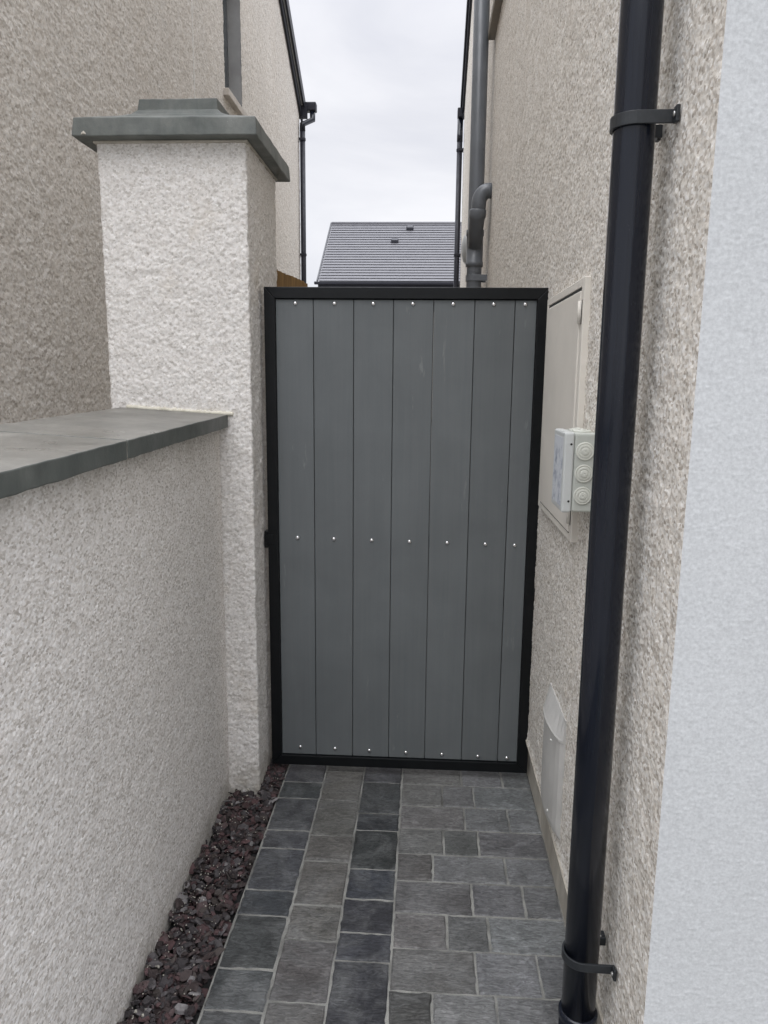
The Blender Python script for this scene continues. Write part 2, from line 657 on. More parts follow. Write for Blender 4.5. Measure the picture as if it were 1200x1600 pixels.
def sample(tile, size, u, v):
    n = tile.shape[0]
    a = (u / size * n) % n
    b = (v / size * n) % n
    i, j = np.floor(a).astype(int), np.floor(b).astype(int)
    fa, fb = a - i, b - j
    i %= n
    j %= n
    i2, j2 = (i + 1) % n, (j + 1) % n
    return (tile[i, j] * (1 - fa) * (1 - fb) + tile[i2, j] * fa * (1 - fb) + tile[i, j2] * (1 - fa) * fb + tile[i2, j2] * fa * fb)


def roughcast(h, k=0.9):
    """rounded lumps with tight pits between them"""
    return np.tanh(h * k) - 0.25 * np.maximum(0, -h) ** 1.2 * 0.5


def grid_object(name, P, mat, parent, keep=None):
    """P: (nu, nv, 3) positions -> quad mesh"""
    nu, nv = P.shape[:2]
    idx = np.arange(nu * nv).reshape(nu, nv)
    q = np.stack([idx[:-1, :-1], idx[1:, :-1], idx[1:, 1:], idx[:-1, 1:]], -1)
    if keep is not None:
        q = q[keep]
    q = q.reshape(-1, 4)
    me = bpy.data.meshes.new(name)
    me.vertices.add(nu * nv)
    me.vertices.foreach_set('co', P.reshape(-1).astype(np.float32))
    me.loops.add(q.size)
    me.loops.foreach_set('vertex_index', q.reshape(-1).astype(np.int32))
    me.polygons.add(len(q))
    me.polygons.foreach_set('loop_start', (np.arange(len(q)) * 4).astype(np.int32))
    me.polygons.foreach_set('use_smooth', np.ones(len(q), bool))
    me.update(calc_edges=True)
    me.materials.append(mat)
    o = bpy.data.objects.new(name, me)
    return link(o, parent)


def graded(a, b, dmin, k):
    """positions from a to b with spacing max(dmin, k*position)"""
    xs = [a]
    while xs[-1] < b:
        xs.append(xs[-1] + max(dmin, k * abs(xs[-1])))
    xs[-1] = b
    return np.array(xs)


T_pil = chip_tile(1024, 1.7, 0.0068, 0.0026, 0.0078, 1.0, 0.0008, 1, 1.1)
T_dash = chip_tile(1024, 1.13, 0.0046, 0.0016, 0.0044, 1.0, 0.0004, 2, 1.1)
T_dash2 = noise_tile(1024, 2.3, 0.030, 0.8, 1.0, 3)
T_gab = chip_tile(1024, 1.33, 0.0060, 0.0022, 0.0058, 1.0, 0.0006, 4, 1.1)
T_gabl = chip_tile(1280, 2.6, 0.0088, 0.0036, 0.0092, 1.0, 0.0010, 5, 1.1)
T_white = chip_tile(1024, 0.9, 0.0080, 0.0014, 0.0042, 0.60, 0.0005, 6, 0.7)
T_mid = noise_tile(512, 2.1, 0.09, 0.8, 1.0, 8)

# ================================================================== SETTING
GX0, GX1 = -0.693, -0.510             # gravel strip
XR = 0.400                            # face of the right-hand gable
XL = -1.700                           # face of the left-hand gable
YF = 1.165                            # front corner of the right-hand house

bm = bmesh.new()
for (x0, x1, y0, y1) in ((-150, 150, -150, 200),):
    v = [bm.verts.new(p) for p in ((x0, y0, -0.06), (x1, y0, -0.06), (x1, y1, -0.06), (x0, y1, -0.06))]
    bm.faces.new(v)
tag(obj('ground', bm, M_ground), kind='structure')

# ---- path: pavers with bevelled edges over jointing sand, one mesh
BLUE = np.array((0.062, 0.066, 0.071))
BROWN = np.array((0.128, 0.125, 0.117))
DARK = np.array((0.042, 0.045, 0.050))
GREY = np.array((0.150, 0.155, 0.158))
bm = bmesh.new()
tone = bm.loops.layers.float_color.new('tone')


def paver(x0, x1, y0, y1, col, gap=0.0030):
    z = random.uniform(-0.0004, 0.0016)
    e = 0.0042
    x0, x1, y0, y1 = x0 + gap, x1 - gap, y0 + gap, y1 - gap
    tilt = [random.uniform(-0.0008, 0.0008) for _ in range(4)]

    def wob():
        return random.gauss(0, 0.0011)

    n = 8
    loopo, loopi = [], []
    cs = [(x0, y0), (x1, y0), (x1, y1), (x0, y1)]
    for c in range(4):
        (ax, ay), (bx, by) = cs[c], cs[(c + 1) % 4]
        for i in range(n):
            t = i / n
            px, py = ax + (bx - ax) * t + wob(), ay + (by - ay) * t + wob()
            loopo.append((px, py))
    mx, my = (x0 + x1) / 2, (y0 + y1) / 2
    hx, hy = (x1 - x0) / 2, (y1 - y0) / 2
    for px, py in loopo:
        loopi.append((mx + (px - mx) * (1 - e / hx), my + (py - my) * (1 - e / hy)))
    lo = [bm.verts.new((p[0], p[1], -0.03)) for p in loopo]
    mid = [bm.verts.new((p[0], p[1], z - 0.0032)) for p in loopo]
    top = [bm.verts.new((p[0], p[1], z + tilt[0] * (p[0] - mx) / hx + tilt[1] * (p[1] - my) / hy)) for p in loopi]
    col = np.clip(col, 0.008, 1)
    fs = []
    N = len(loopo)
    for k in range(N):
        fs.append(bm.faces.new((lo[k], lo[(k + 1) % N], mid[(k + 1) % N], mid[k])))
        fs.append(bm.faces.new((mid[k], mid[(k + 1) % N], top[(k + 1) % N], top[k])))
    fs.append(bm.faces.new(top))
    for f in fs:
        for l in f.loops:
            l[tone] = (*col, 1)


def vary(c, s=0.16):
    return c * random.uniform(1 - s, 1 + s) + np.array([random.uniform(-1, 1) * 0.0025 for _ in range(3)])


def column(x0, x1, joints, base, steps):
    ys = sorted(joints)
    while ys[0] > -1.2:
        ys.insert(0, ys[0] - random.choice(steps))
    while ys[-1] < 3.6:
        ys.append(ys[-1] + random.choice(steps))
    for a, b in zip(ys, ys[1:]):
        paver(x0, x1, a, b, vary(base))


ST = (0.104, 0.140, 0.204)
column(-0.510, -0.360, [1.548, 1.678, 1.875, 1.980, 2.181, 2.281, 2.476, 2.586], BLUE * 0.88, ST)
column(-0.360, -0.213, [1.583, 1.787, 1.927, 2.127, 2.261, 2.465, 2.673], BROWN * 0.85, ST)
column(-0.213, -0.066, [1.723, 1.825, 1.960, 2.098, 2.300, 2.401, 2.604], DARK * 0.92, ST)
ROWS = [1.634, 1.776, 1.912, 2.052, 2.184, 2.320, 2.457, 2.600]
JO = [(0.154, 0.315), (0.084, 0.198), (0.160, 0.310), (0.046, 0.272), (0.083, 0.196), (0.157, 0.308), (0.084, 0.197)]
TOP = [(0.157, 0.310)]
rows = [(ROWS[i], ROWS[i + 1], JO[i]) for i in range(7)] + [(2.600, 2.74, (0.157, 0.310)), (1.495, 1.634, (0.041, 0.197))]
y = 1.495
k = 0
PAT = [(0.10, 0.28), (0.157, 0.310), (0.060, 0.205), (0.140, 0.290)]
while y > -1.1:
    rows.append((y - 0.139, y, PAT[k % 4]))
    y -= 0.139
    k += 1
y = 2.74
while y < 3.6:
    rows.append((y, y + 0.139, PAT[k % 4]))
    y += 0.139
    k += 1
for y0, y1, (a, b) in rows:
    xs = [-0.066, a, b, 0.4135]
    for x0, x1 in zip(xs, xs[1:]):
        t = (x0 + x1) / 2
        base = BROWN * 0.88 * (1 - min(1, max(0, (t + 0.02) / 0.2))) + GREY * min(1, max(0, (t + 0.02) / 0.2))
        if (x1 - x0) < 0.125 and random.random() < 0.5:
            base = base * 0.72
        paver(x0, x1, y0, y1, vary(base, 0.18))
me_bm = bm
bm2 = bmesh.new()
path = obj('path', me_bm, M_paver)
tag(path, kind='structure')
# jointing sand between the pavers
bm = bmesh.new()
v = [bm.verts.new(p) for p in ((-0.512, -1.3, -0.0026), (0.52, -1.3, -0.0026), (0.52, 3.7, -0.0026), (-0.512, 3.7, -0.0026))]
bm.faces.new(v)
sand = obj('sand_joints', bm, M_sand)
tag(sand, kind='structure')
bm2.free()

# forecourt in front of the house and rear garden: plain structures
bm = bmesh.new()
for (x0, x1, y0, y1) in ((0.53, 9, -9, YF - 0.01), (-0.69, 0.52, -9, -1.31)):
    box(bm, x0, x1, y0, y1, -0.05, -0.012)
tag(obj('forecourt', bm, M_ground), kind='structure')

# ---- plum slate gravel
bm = bmesh.new()
tone = bm.loops.layers.float_color.new('tone')
PAL = [(0.084, 0.050, 0.051), (0.066, 0.040, 0.041), (0.056, 0.050, 0.052), (0.085, 0.061, 0.061), (0.034, 0.028, 0.029), (0.082, 0.075, 0.077), (0.046, 0.035, 0.034), (0.060, 0.050, 0.046)]


def chip(x, y, z, L, w, t, col, flat=0.5):
    rot = Matrix.Rotation(random.uniform(0, 6.283), 3, 'Z') @ Matrix.Rotation(random.gauss(0, flat), 3, 'X') @ Matrix.Rotation(random.gauss(0, flat), 3, 'Y')
    n = random.choice((5, 6, 6, 7))
    a0 = random.uniform(0, 6.28)
    ring = []
    for k in range(n):
        a = a0 + 2 * math.pi * (k + random.uniform(-0.28, 0.28)) / n
        rr = random.uniform(0.78, 1.12)
        ring.append((math.cos(a) * L * rr, math.sin(a) * w * rr))
    sh = random.uniform(0.6, 0.95)
    lo = [bm.verts.new(Vector((x, y, z)) + rot @ Vector((p[0], p[1], -t * random.uniform(0.6, 1.1)))) for p in ring]
    hi = [bm.verts.new(Vector((x, y, z)) + rot @ Vector((p[0] * sh, p[1] * sh, t * random.uniform(0.6, 1.2)))) for p in ring]
    fs = [bm.faces.new(lo[::-1]), bm.faces.new(hi)]
    for k in range(n):
        fs.append(bm.faces.new((lo[k], lo[(k + 1) % n], hi[(k + 1) % n], hi[k])))
    for f in fs:
        for l in f.loops:
            l[tone] = (*col, 1)


def gx(y):
    x1 = GX1 - 0.006
    x0 = GX0 + 0.002 if y < 2.50 else -0.582
    return x0, x1


for layer, (n, zc, big) in enumerate(((700, -0.022, 1.3), (1100, -0.008, 1.1), (1100, 0.003, 0.9))):
    for _ in range(n):
        y = random.uniform(0.75, 2.78)
        x0, x1 = gx(y)
        s = random.choice((random.uniform(0.35, 0.8), random.uniform(0.7, 1.35))) * big
        L = 0.0148 * s * random.uniform(0.75, 1.5)
        w = L * random.uniform(0.5, 0.85)
        x = random.uniform(x0 + 0.004, x1 - 0.006)
        heap = 0.012 * max(0, 1 - (x - x0) / 0.05)
        edge = -0.003 * max(0, 1 - (x1 - x) / 0.025)
        c = np.array(random.choice(PAL)) * random.uniform(0.7, 1.25)
        if random.random() < 0.03:
            c = np.array((0.19, 0.18, 0.18))
        chip(x, y, zc + heap + edge + random.uniform(-0.004, 0.004), L, w, random.uniform(0.002, 0.0045) * s, c, 0.5)
for _ in range(420):                                    # pale render crumbs fallen among the slate
    y = random.uniform(0.9, 2.6)
    x0, x1 = gx(y)
    x = x0 + (x1 - x0) * min(1, abs(random.gauss(0.25, 0.35)))
    s = random.uniform(0.0011, 0.0026) if random.random() < 0.93 else random.uniform(0.004, 0.006)
    chip(x, y, random.uniform(0.008, 0.018), s, s * 0.8, s * 0.6, (0.40, 0.38, 0.33), 0.8)
tag(obj('gravel', bm, M_slate), 'strip of plum slate chippings between the low wall and the paving', 'gravel', kind='stuff')
bm = bmesh.new()
box(bm, -0.70, -0.512, -1.3, 2.9, -0.055, -0.030)
tag(obj('soil', bm, M_dark), kind='structure')

# ================================================================== GARDEN WALL
wall = thing('garden_wall', 'low pale dashed garden wall with a dark stone coping, left of the path', 'wall', (-0.85, 1.5, 0))
Y = np.concatenate([np.arange(-0.9, 0.5, 0.03), graded(0.5, 2.506, 0.0024, 0.0)])
Z = np.concatenate([np.arange(-0.05, 0.0, 0.02), np.arange(0.0, 1.345, 0.0025)])
YY, ZZ = np.meshgrid(Y, Z, indexing='ij')
ztop = 1.330 - 0.016 * (2.507 - YY)
h = sample(T_dash, 1.13, YY * 0.75, ZZ) * 0.00040 + sample(T_dash2, 2.3, YY, ZZ) * 0.0001 + sample(T_mid, 2.1, YY, ZZ) * 0.0004
h = h * np.where(YY < 0.5, 0.0, 1.0)
P = np.stack([GX0 + h, YY, np.minimum(ZZ, ztop)], -1)
grid_object('render_face', P, M_wall, wall)
bm = bmesh.new()
hexa(bm, [(-1.000, -0.9, -0.05), (GX0 - 0.008, -0.9, -0.05), (GX0 - 0.008, 2.505, -0.05), (-1.000, 2.505, -0.05),
          (-1.000, -0.9, 1.292), (GX0 - 0.008, -0.9, 1.272), (GX0 - 0.008, 2.505, 1.326), (-1.000, 2.505, 1.346)])
obj('wall_core', bm, M_wall, wall)
for y0, y1 in ((1.651, 2.5065), (0.7865, 1.643), (-0.0785, 0.7785), (-0.92, -0.0865)):
    bm = bmesh.new()
    n = 24
    rows_ = []
    for i in range(n + 1):
        y = y0 + (y1 - y0) * i / n
        zf = 1.368 - 0.016 * (2.507 - y) + random.uniform(-0.0006, 0.0006)
        zb = zf + 0.020
        j = lambda: random.uniform(-0.0008, 0.0008)
        rows_.append([bm.verts.new(p) for p in ((-0.6635 + j(), y, zf - 0.043 + j()), (-0.6635 + j(), y, zf), (-1.030, y, zb), (-1.030, y, zb - 0.043), (-0.694, y, zf - 0.041))])
    for a, b in zip(rows_, rows_[1:]):
        for k in range(5):
            f = bm.faces.new((a[k], a[(k + 1) % 5], b[(k + 1) % 5], b[k]))
            f.material_index = 0 if k == 1 else 1
    for f in (bm.faces.new(rows_[0][::-1]), bm.faces.new(rows_[-1])):
        f.material_index = 1
    o = obj('coping_slab', bm, M_coping, wall, bevel=0.003)
    o.data.materials.append(M_coping_edge)
bm = bmesh.new()
for yj in (1.647, 0.7825, -0.0825):
    zf = 1.368 - 0.016 * (2.507 - yj) - 0.0035
    hexa(bm, [(-1.026, yj - 0.0042, zf - 0.020), (-0.667, yj - 0.0042, zf - 0.036), (-0.667, yj + 0.0042, zf - 0.036), (-1.026, yj + 0.0042, zf - 0.020),
              (-1.026, yj - 0.0042, zf + 0.020), (-0.667, yj - 0.0042, zf), (-0.667, yj + 0.0042, zf), (-1.026, yj + 0.0042, zf + 0.020)])
obj('coping_joint', bm, M_plinth, wall)
bm = bmesh.new()                                        # cream mortar squeezed out where coping meets pillar, and under the coping
pts, rr = [], []
for i in range(60):
    t = i / 59
    x = -0.645 - 0.36 * t
    pts.append((x, 2.505, 1.3705 + 0.0545 * max(0, -(x + 0.6635)) + random.uniform(-0.0015, 0.0015)))
    rr.append(0.0065 + random.uniform(-0.0015, 0.0025))
tube(bm, pts, rr, 8)
obj('mortar_fillet', bm, M_mortar, wall, smooth=True)
bm = bmesh.new()
pts, rr = [], []
for i in range(150):
    y = 0.3 + 2.18 * i / 149
    pts.append((-0.6885 + random.uniform(-0.001, 0.001), y, 1.3245 - 0.016 * (2.507 - y)))
    rr.append(max(0.0012, 0.0032 + random.gauss(0, 0.0014)))
tube(bm, pts, rr, 6)
obj('mortar_bed', bm, M_plinth, wall, smooth=True)

# ================================================================== GATE PILLAR
pil = thing('gate_pillar', 'tall pale roughcast gate pillar with a stepped grey stone cap', 'pillar', (-0.82, 2.74, 0))
PX0, PX1, PY0, PY1 = -1.062, -0.583, 2.507, 2.975
rad = 0.007
prof, nrm = [], []


def side(ax, ay, bx, by, nx, ny, d):
    L = math.hypot(bx - ax, by - ay)
    n = max(2, int(L / d))
    for i in range(n + 1):
        t = i / n
        prof.append((ax + (bx - ax) * t, ay + (by - ay) * t))
        nrm.append((nx, ny))


def corner(cx, cy, a0):
    for i in range(1, 4):
        a = R(a0 + 90 * i / 4)
        prof.append((cx + rad * math.cos(a), cy + rad * math.sin(a)))
        nrm.append((math.cos(a), math.sin(a)))


side(PX0 + rad, PY0, PX1 - rad, PY0, 0, -1, 0.0036)
corner(PX1 - rad, PY0 + rad, -90)
side(PX1, PY0 + rad, PX1, PY1 - rad, 1, 0, 0.0042)
corner(PX1 - rad, PY1 - rad, 0)
side(PX1 - rad, PY1, PX0 + rad, PY1, 0, 1, 0.02)
corner(PX0 + rad, PY1 - rad, 90)
side(PX0, PY1 - rad, PX0, PY0 + rad, -1, 0, 0.012)
corner(PX0 + rad, PY0 + rad, 180)
prof.append(prof[0])
nrm.append(nrm[0])
prof, nrm = np.array(prof), np.array(nrm)
S = np.concatenate([[0], np.cumsum(np.linalg.norm(np.diff(prof, axis=0), axis=1))])
Z = np.arange(-0.06, 2.2185, 0.0036)
SS, ZZ = np.meshgrid(S, Z, indexing='ij')
h = sample(T_pil, 1.7, ZZ, SS) * 0.00080 + sample(T_dash, 1.13, SS, ZZ) * 0.0004 + sample(T_dash2, 2.3, SS, ZZ) * 0.0004 + sample(T_mid, 2.1, SS, ZZ) * 0.0008
h[-1] = h[0]
P = np.stack([prof[:, None, 0] + nrm[:, None, 0] * h, prof[:, None, 1] + nrm[:, None, 1] * h, ZZ], -1)
grid_object('shaft', P, M_pillar, pil)
# cap: a chamfered slab and a smaller block on top
bm = bmesh.new()


def ring_slab(levels):
    """levels: (x0,x1,y0,y1,z) stacked rings"""
    rings = []
    for (x0, x1, y0, y1, z) in levels:
        n = 10
        pts = []
        cs = [(x0, y0), (x1, y0), (x1, y1), (x0, y1)]
        for c in range(4):
            (ax, ay), (bx, by) = cs[c], cs[(c + 1) % 4]
            for i in range(n):
                t = i / n
                pts.append((ax + (bx - ax) * t + random.uniform(-0.0012, 0.0012), ay + (by - ay) * t + random.uniform(-0.0012, 0.0012), z + random.uniform(-0.0012, 0.0012)))
        rings.append([bm.verts.new(p) for p in pts])
    for a, b in zip(rings, rings[1:]):
        N = len(a)
        for k in range(N):
            bm.faces.new((a[k], a[(k + 1) % N], b[(k + 1) % N], b[k]))
    bm.faces.new(rings[0][::-1])
    bm.faces.new(rings[-1])


ring_slab([(-1.117, -0.537, 2.452, 3.030, 2.223), (-1.112, -0.541, 2.456, 3.026, 2.277),
           (-1.000, -0.640, 2.530, 2.950, 2.304), (-0.962, -0.668, 2.548, 2.935, 2.317), (-0.944, -0.684, 2.557, 2.925, 2.330), (-0.938, -0.684, 2.558, 2.922, 2.363)])
obj('cap', bm, M_cap, pil, bevel=0.003)
bm = bmesh.new()
box(bm, -1.072, -0.577, 2.499, 2.983, 2.2155, 2.2235)
obj('mortar_bed', bm, M_plinth, pil, bevel=0.003)

bm = bmesh.new()
for (x, w_, h_) in ((-1.078, 0.008, 0.006),):
    v = [bm.verts.new(p) for p in ((x - w_, 2.4505, 2.227), (x + w_, 2.4500, 2.227), (x + w_ * 0.7, 2.4515, 2.227 + h_), (x, 2.4505, 2.227 + h_ * 1.8), (x - w_ * 0.8, 2.4515, 2.227 + h_))]
    t_ = bm.verts.new((x, 2.4475, 2.231))
    for q in range(5):
        bm.faces.new((v[q], v[(q + 1) % 5], t_))
    bm.faces.new(v[::-1])
obj('mortar_fleck', bm, M_plinth, pil)

# ================================================================== GATE
GY = 2.655
gate = thing('gate', 'grey boarded side gate in a black metal frame, closing the passage', 'gate', (-0.08, GY, 0))
gx0, gx1, gz0, gz1, fw_ = -0.567, 0.404, 0.030, 1.797, 0.0385
bm = bmesh.new()


def mitre(ax, az, bx, bz, cx_, cz_, dx, dz):
    hexa(bm, [(ax, GY, az), (bx, GY, bz), (bx, GY + 0.04, bz), (ax, GY + 0.04, az),
              (dx, GY, dz), (cx_, GY, cz_), (cx_, GY + 0.04, cz_), (dx, GY + 0.04, dz)])


g = 0.0003
mitre(gx0, gz0, gx1, gz0, gx1 - fw_, gz0 + fw_, gx0 + fw_, gz0 + fw_)
obj('frame_rail', bm, M_frame, gate, bevel=0.002)
bm = bmesh.new()
mitre(gx1, gz1, gx0, gz1, gx0 + fw_, gz1 - fw_, gx1 - fw_, gz1 - fw_)
obj('frame_rail', bm, M_frame, gate, bevel=0.002)
bm = bmesh.new()
mitre(gx0, gz1, gx0, gz0, gx0 + fw_, gz0 + fw_, gx0 + fw_, gz1 - fw_)
obj('frame_stile', bm, M_frame, gate, bevel=0.002)
bm = bmesh.new()
mitre(gx1, gz0, gx1, gz1, gx1 - fw_, gz1 - fw_, gx1 - fw_, gz0 + fw_)
obj('frame_stile', bm, M_frame, gate, bevel=0.002)
bxo('back_rail', (gx0 + fw_, gx1 - fw_, GY + 0.036, GY + 0.06, 0.885, 0.935), M_frame, gate)
bxo('back_rail', (gx0 + fw_, gx1 - fw_, GY + 0.036, GY + 0.06, 1.72, 1.765), M_frame, gate)
bxo('back_rail', (gx0 + fw_, gx1 - fw_, GY + 0.036, GY + 0.06, 0.062, 0.110), M_frame, gate)
JX = [gx0 + fw_ + 0.001, -0.3975, -0.2575, -0.1205, 0.0165, 0.1560, 0.2920, gx1 - fw_ - 0.001]
SX = [-0.460, -0.326, -0.192, -0.054, 0.081, 0.219, 0.325]
SZ = [(1.743, 1.743), (0.918, 0.907), (0.100, 0.085)]
yb = GY + 0.010
for i in range(7):
    bm = bmesh.new()
    a, b = JX[i] + (0.0013 if i else 0), JX[i + 1] - (0.0013 if i < 6 else 0)
    box(bm, a, b, yb, yb + 0.022, gz0 + fw_ + 0.0025, gz1 - fw_ - 0.0025)
    if i < 6:                           # tongue that fills the back of the joint
        box(bm, b + 0.0001, b + 0.0022, yb + 0.009, yb + 0.020, gz0 + fw_ + 0.003, gz1 - fw_ - 0.003)
    bd = obj('board', bm, M_board, gate, bevel=0.0012)
    for zz in SZ:
        z = zz[0] + (zz[1] - zz[0]) * i / 6
        bm = bmesh.new()
        lathe_y(bm, SX[i] + random.uniform(-0.002, 0.002), yb + 0.0004, z, [(0.0074, 0.0), (0.0074, -0.0012), (0.0064, -0.0040), (0.0042, -0.0056), (0.0014, -0.0062)], 16)
        obj('screw', bm, M_steel, bd, smooth=True)
bxo('latch', (-0.5795, -0.5675, GY - 0.004, GY + 0.034, 0.880, 0.942), M_frame, gate, bevel=0.002)
bxo('latch_plate', (-0.5715, -0.545, GY - 0.0045, GY - 0.0005, 0.896, 0.930), M_frame, gate, bevel=0.001)

# ================================================================== RIGHT-HAND HOUSE
hr = thing('house', 'right-hand house with a beige dashed gable, its white front wall at the corner', 'house', (4.2, 5.7, 0))
YE = 10.30                            # rear corner
PITCH = math.tan(R(27))
EAVE = 4.93
RIDGE_Y = 5.73


def roofline(Y):
    return EAVE + (RIDGE_Y - YF - abs(np.asarray(Y, float) - RIDGE_Y)) * PITCH * (YE - RIDGE_Y) / (RIDGE_Y - YF) if False else EAVE + (4.57 - np.abs(np.asarray(Y, float) - RIDGE_Y)) * PITCH


Y = graded(YF + 0.001, YE, 0.0034, 0.0024)
Z = np.concatenate([np.arange(0.166, 2.5, 0.0038), np.arange(2.5, 5.1, 0.008), np.arange(5.1, 7.4, 0.05)])
YY, ZZ = np.meshgrid(Y, Z, indexing='ij')
h = sample(T_gab, 1.33, YY * 0.8, ZZ) * 0.00058 + sample(T_dash2, 2.3, YY, ZZ) * 0.0003 + sample(T_mid, 2.1, ZZ, YY) * 0.0006
bell = np.clip(1 - (ZZ - 0.166) / 0.03, 0, 1) * 0.004
cornerin = np.clip(1 - (YY - YF) / 0.008, 0, 1) * 0.002
P = np.stack([XR - h - bell + cornerin, YY, np.minimum(ZZ, roofline(YY) - 0.02)], -1)
WY0, WY1, WZ0, WZ1 = 4.35, 5.45, 3.75, 4.95
cy_, cz_ = (YY[:-1, :-1] + YY[1:, 1:]) / 2, (ZZ[:-1, :-1] + ZZ[1:, 1:]) / 2
keep = ~((cy_ > WY0) & (cy_ < WY1) & (cz_ > WZ0) & (cz_ < WZ1)) & (cz_ < roofline(cy_) + 0.06)
grid_object('gable_wall', P, M_gable, hr, keep)
bxo('render_bead', (XR - 0.0075, XR + 0.02, YF + 0.002, YE, 0.1615, 0.1665), M_plinth, hr)
# inner leaf that keeps the light out
bm = bmesh.new()
box(bm, XR + 0.17, 8.2, YF + 0.14, YE - 0.02, 0.0, EAVE - 0.1)
box(bm, XR + 0.020, XR + 0.168, YF + 0.010, YF + 0.138, 0.0, EAVE)
box(bm, XR + 0.012, XR + 0.168, YE - 0.15, YE - 0.003, 0.0, EAVE - 0.2)
obj('inner_wall', bm, M_gable_far, hr)
bxo('plinth', (XR + 0.0135, XR + 0.16, YF + 0.012, YE - 0.004, -0.05, 0.1630), M_plinth, hr)
# white front wall
X = np.concatenate([np.arange(XR - 0.001, XR + 0.26, 0.0017), np.arange(XR + 0.26, 8.2, 0.2)])
Z = np.concatenate([np.arange(-0.05, 2.4, 0.0021), np.arange(2.4, EAVE, 0.1)])
XX, ZZ = np.meshgrid(X, Z, indexing='ij')
hw = sample(T_white, 0.9, ZZ, XX)
h = np.clip(hw, -0.3, 2.5) * 0.00011 + sample(T_dash2, 2.3, ZZ, XX) * 0.00006
h = h * np.clip((2.4 - ZZ) / 0.1, 0, 1) * np.clip((XR + 0.26 - XX) / 0.02, 0, 1)
P = np.stack([XX, YF - h, ZZ], -1)
grid_object('front_wall', P, M_white, hr)
# roof
bm = bmesh.new()
xo = XR - 0.028
for s in (-1, 1):
    ya, yb_ = RIDGE_Y, RIDGE_Y + s * 4.75
    za, zb_ = EAVE + 4.57 * PITCH + 0.03, EAVE + (4.57 - 4.75) * PITCH + 0.03
    hexa(bm, [(xo, ya, za), (8.3, ya, za), (8.3, yb_, zb_), (xo, yb_, zb_), (xo, ya, za + 0.07), (8.3, ya, za + 0.07), (8.3, yb_, zb_ + 0.07), (xo, yb_, zb_ + 0.07)])
obj('roof', bm, M_tile_d, hr)


def barge(parent, x0, x1, sgn, depth, up, mat, name, pitch=PITCH, ridge=RIDGE_Y, eave=EAVE):
    bm = bmesh.new()
    for s in (-1, 1):
        ya, yb_ = ridge, ridge + s * 4.70
        za, zb_ = eave + 4.57 * pitch, eave + (4.57 - 4.70) * pitch
        hexa(bm, [(x0, ya, za - depth), (x1, ya, za - depth), (x1, yb_, zb_ - depth), (x0, yb_, zb_ - depth),
                  (x0, ya, za + up), (x1, ya, za + up), (x1, yb_, zb_ + up), (x0, yb_, zb_ + up)])
    return obj(name, bm, mat, parent)


barge(hr, XR - 0.028, XR - 0.006, 1, 0.13, 0.026, M_black, 'bargeboard')
barge(hr, XR - 0.050, XR - 0.0285, 1, 0.03, 0.10, M_black, 'verge_trim')
bxo('gutter', (XR - 0.085, 8.3, YE + 0.04, YE + 0.16, EAVE - 0.19, EAVE - 0.075), M_black, hr, bevel=0.012)
bxo('fascia', (XR - 0.02, 8.25, YE + 0.004, YE + 0.035, EAVE - 0.22, EAVE - 0.03), M_black, hr)
win = bxo('window', (XR + 0.08, XR + 0.13, WY0, WY1, WZ0, WZ1), M_wframe, hr, bevel=0.004)
bxo('pane', (XR + 0.074, XR + 0.079, WY0 + 0.06, WY1 - 0.06, WZ0 + 0.06, WZ1 - 0.06), M_glass, win)
bm = bmesh.new()
for d in ((WY0 - 0.02, WY0 - 0.001, WZ0, WZ1), (WY1 + 0.001, WY1 + 0.02, WZ0, WZ1), (WY0, WY1, WZ1 + 0.001, WZ1 + 0.02)):
    box(bm, XR + 0.004, XR + 0.14, *d)
obj('reveal', bm, M_reveal, win)
bxo('sill', (XR - 0.047, XR + 0.10, WY0 - 0.05, WY1 + 0.05, WZ0 - 0.060, WZ0 - 0.001), M_sill_r, win, bevel=0.006)

# ================================================================== LEFT-HAND HOUSE
hl = thing('house', 'left-hand house with a shaded beige gable and a narrow window, beyond the pillar', 'house', (-5.6, 5.7, 0))
PITCH_L = math.tan(R(30))
EAVE_L = 4.90


def roofline_l(Y):
    return EAVE_L + (4.57 - np.abs(np.asarray(Y, float) - RIDGE_Y)) * PITCH_L


LY0, LY1, LZ0, LZ1 = 6.60, 7.20, 3.79, 4.95
Y = np.concatenate([np.arange(0.9, 1.6, 0.05), graded(1.6, YE, 0.0060, 0.0021)])
Z = np.concatenate([np.arange(0, 1.0, 0.05), np.arange(1.0, 4.3, 0.0062), np.arange(4.3, 6.0, 0.010), np.arange(6.0, 7.8, 0.05)])
YY, ZZ = np.meshgrid(Y, Z, indexing='ij')
h = sample(T_gabl, 2.6, YY * 0.8, ZZ) * 0.00088 + sample(T_dash2, 2.3, YY, ZZ) * 0.0003 + sample(T_mid, 2.1, YY, ZZ) * 0.0008
h = h * np.where((YY < 1.6) | (ZZ < 1.0) | (ZZ > 6.0), 0.0, 1.0)
P = np.stack([XL + h, YY, np.minimum(ZZ, roofline_l(YY) - 0.02)], -1)
cy_, cz_ = (YY[:-1, :-1] + YY[1:, 1:]) / 2, (ZZ[:-1, :-1] + ZZ[1:, 1:]) / 2
keep = ~((cy_ > LY0) & (cy_ < LY1) & (cz_ > LZ0) & (cz_ < LZ1)) & (cz_ < roofline_l(cy_) + 0.06)
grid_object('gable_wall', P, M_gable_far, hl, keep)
bm = bmesh.new()
box(bm, -9.5, XL - 0.19, 0.92, YE - 0.02, 0.0, EAVE_L - 0.1)
box(bm, XL - 0.188, XL - 0.012, 0.93, 1.08, 0.0, EAVE_L - 0.1)
box(bm, XL - 0.188, XL - 0.010, YE - 0.15, YE - 0.003, 0.0, EAVE_L - 0.2)
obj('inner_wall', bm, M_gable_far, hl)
bm = bmesh.new()
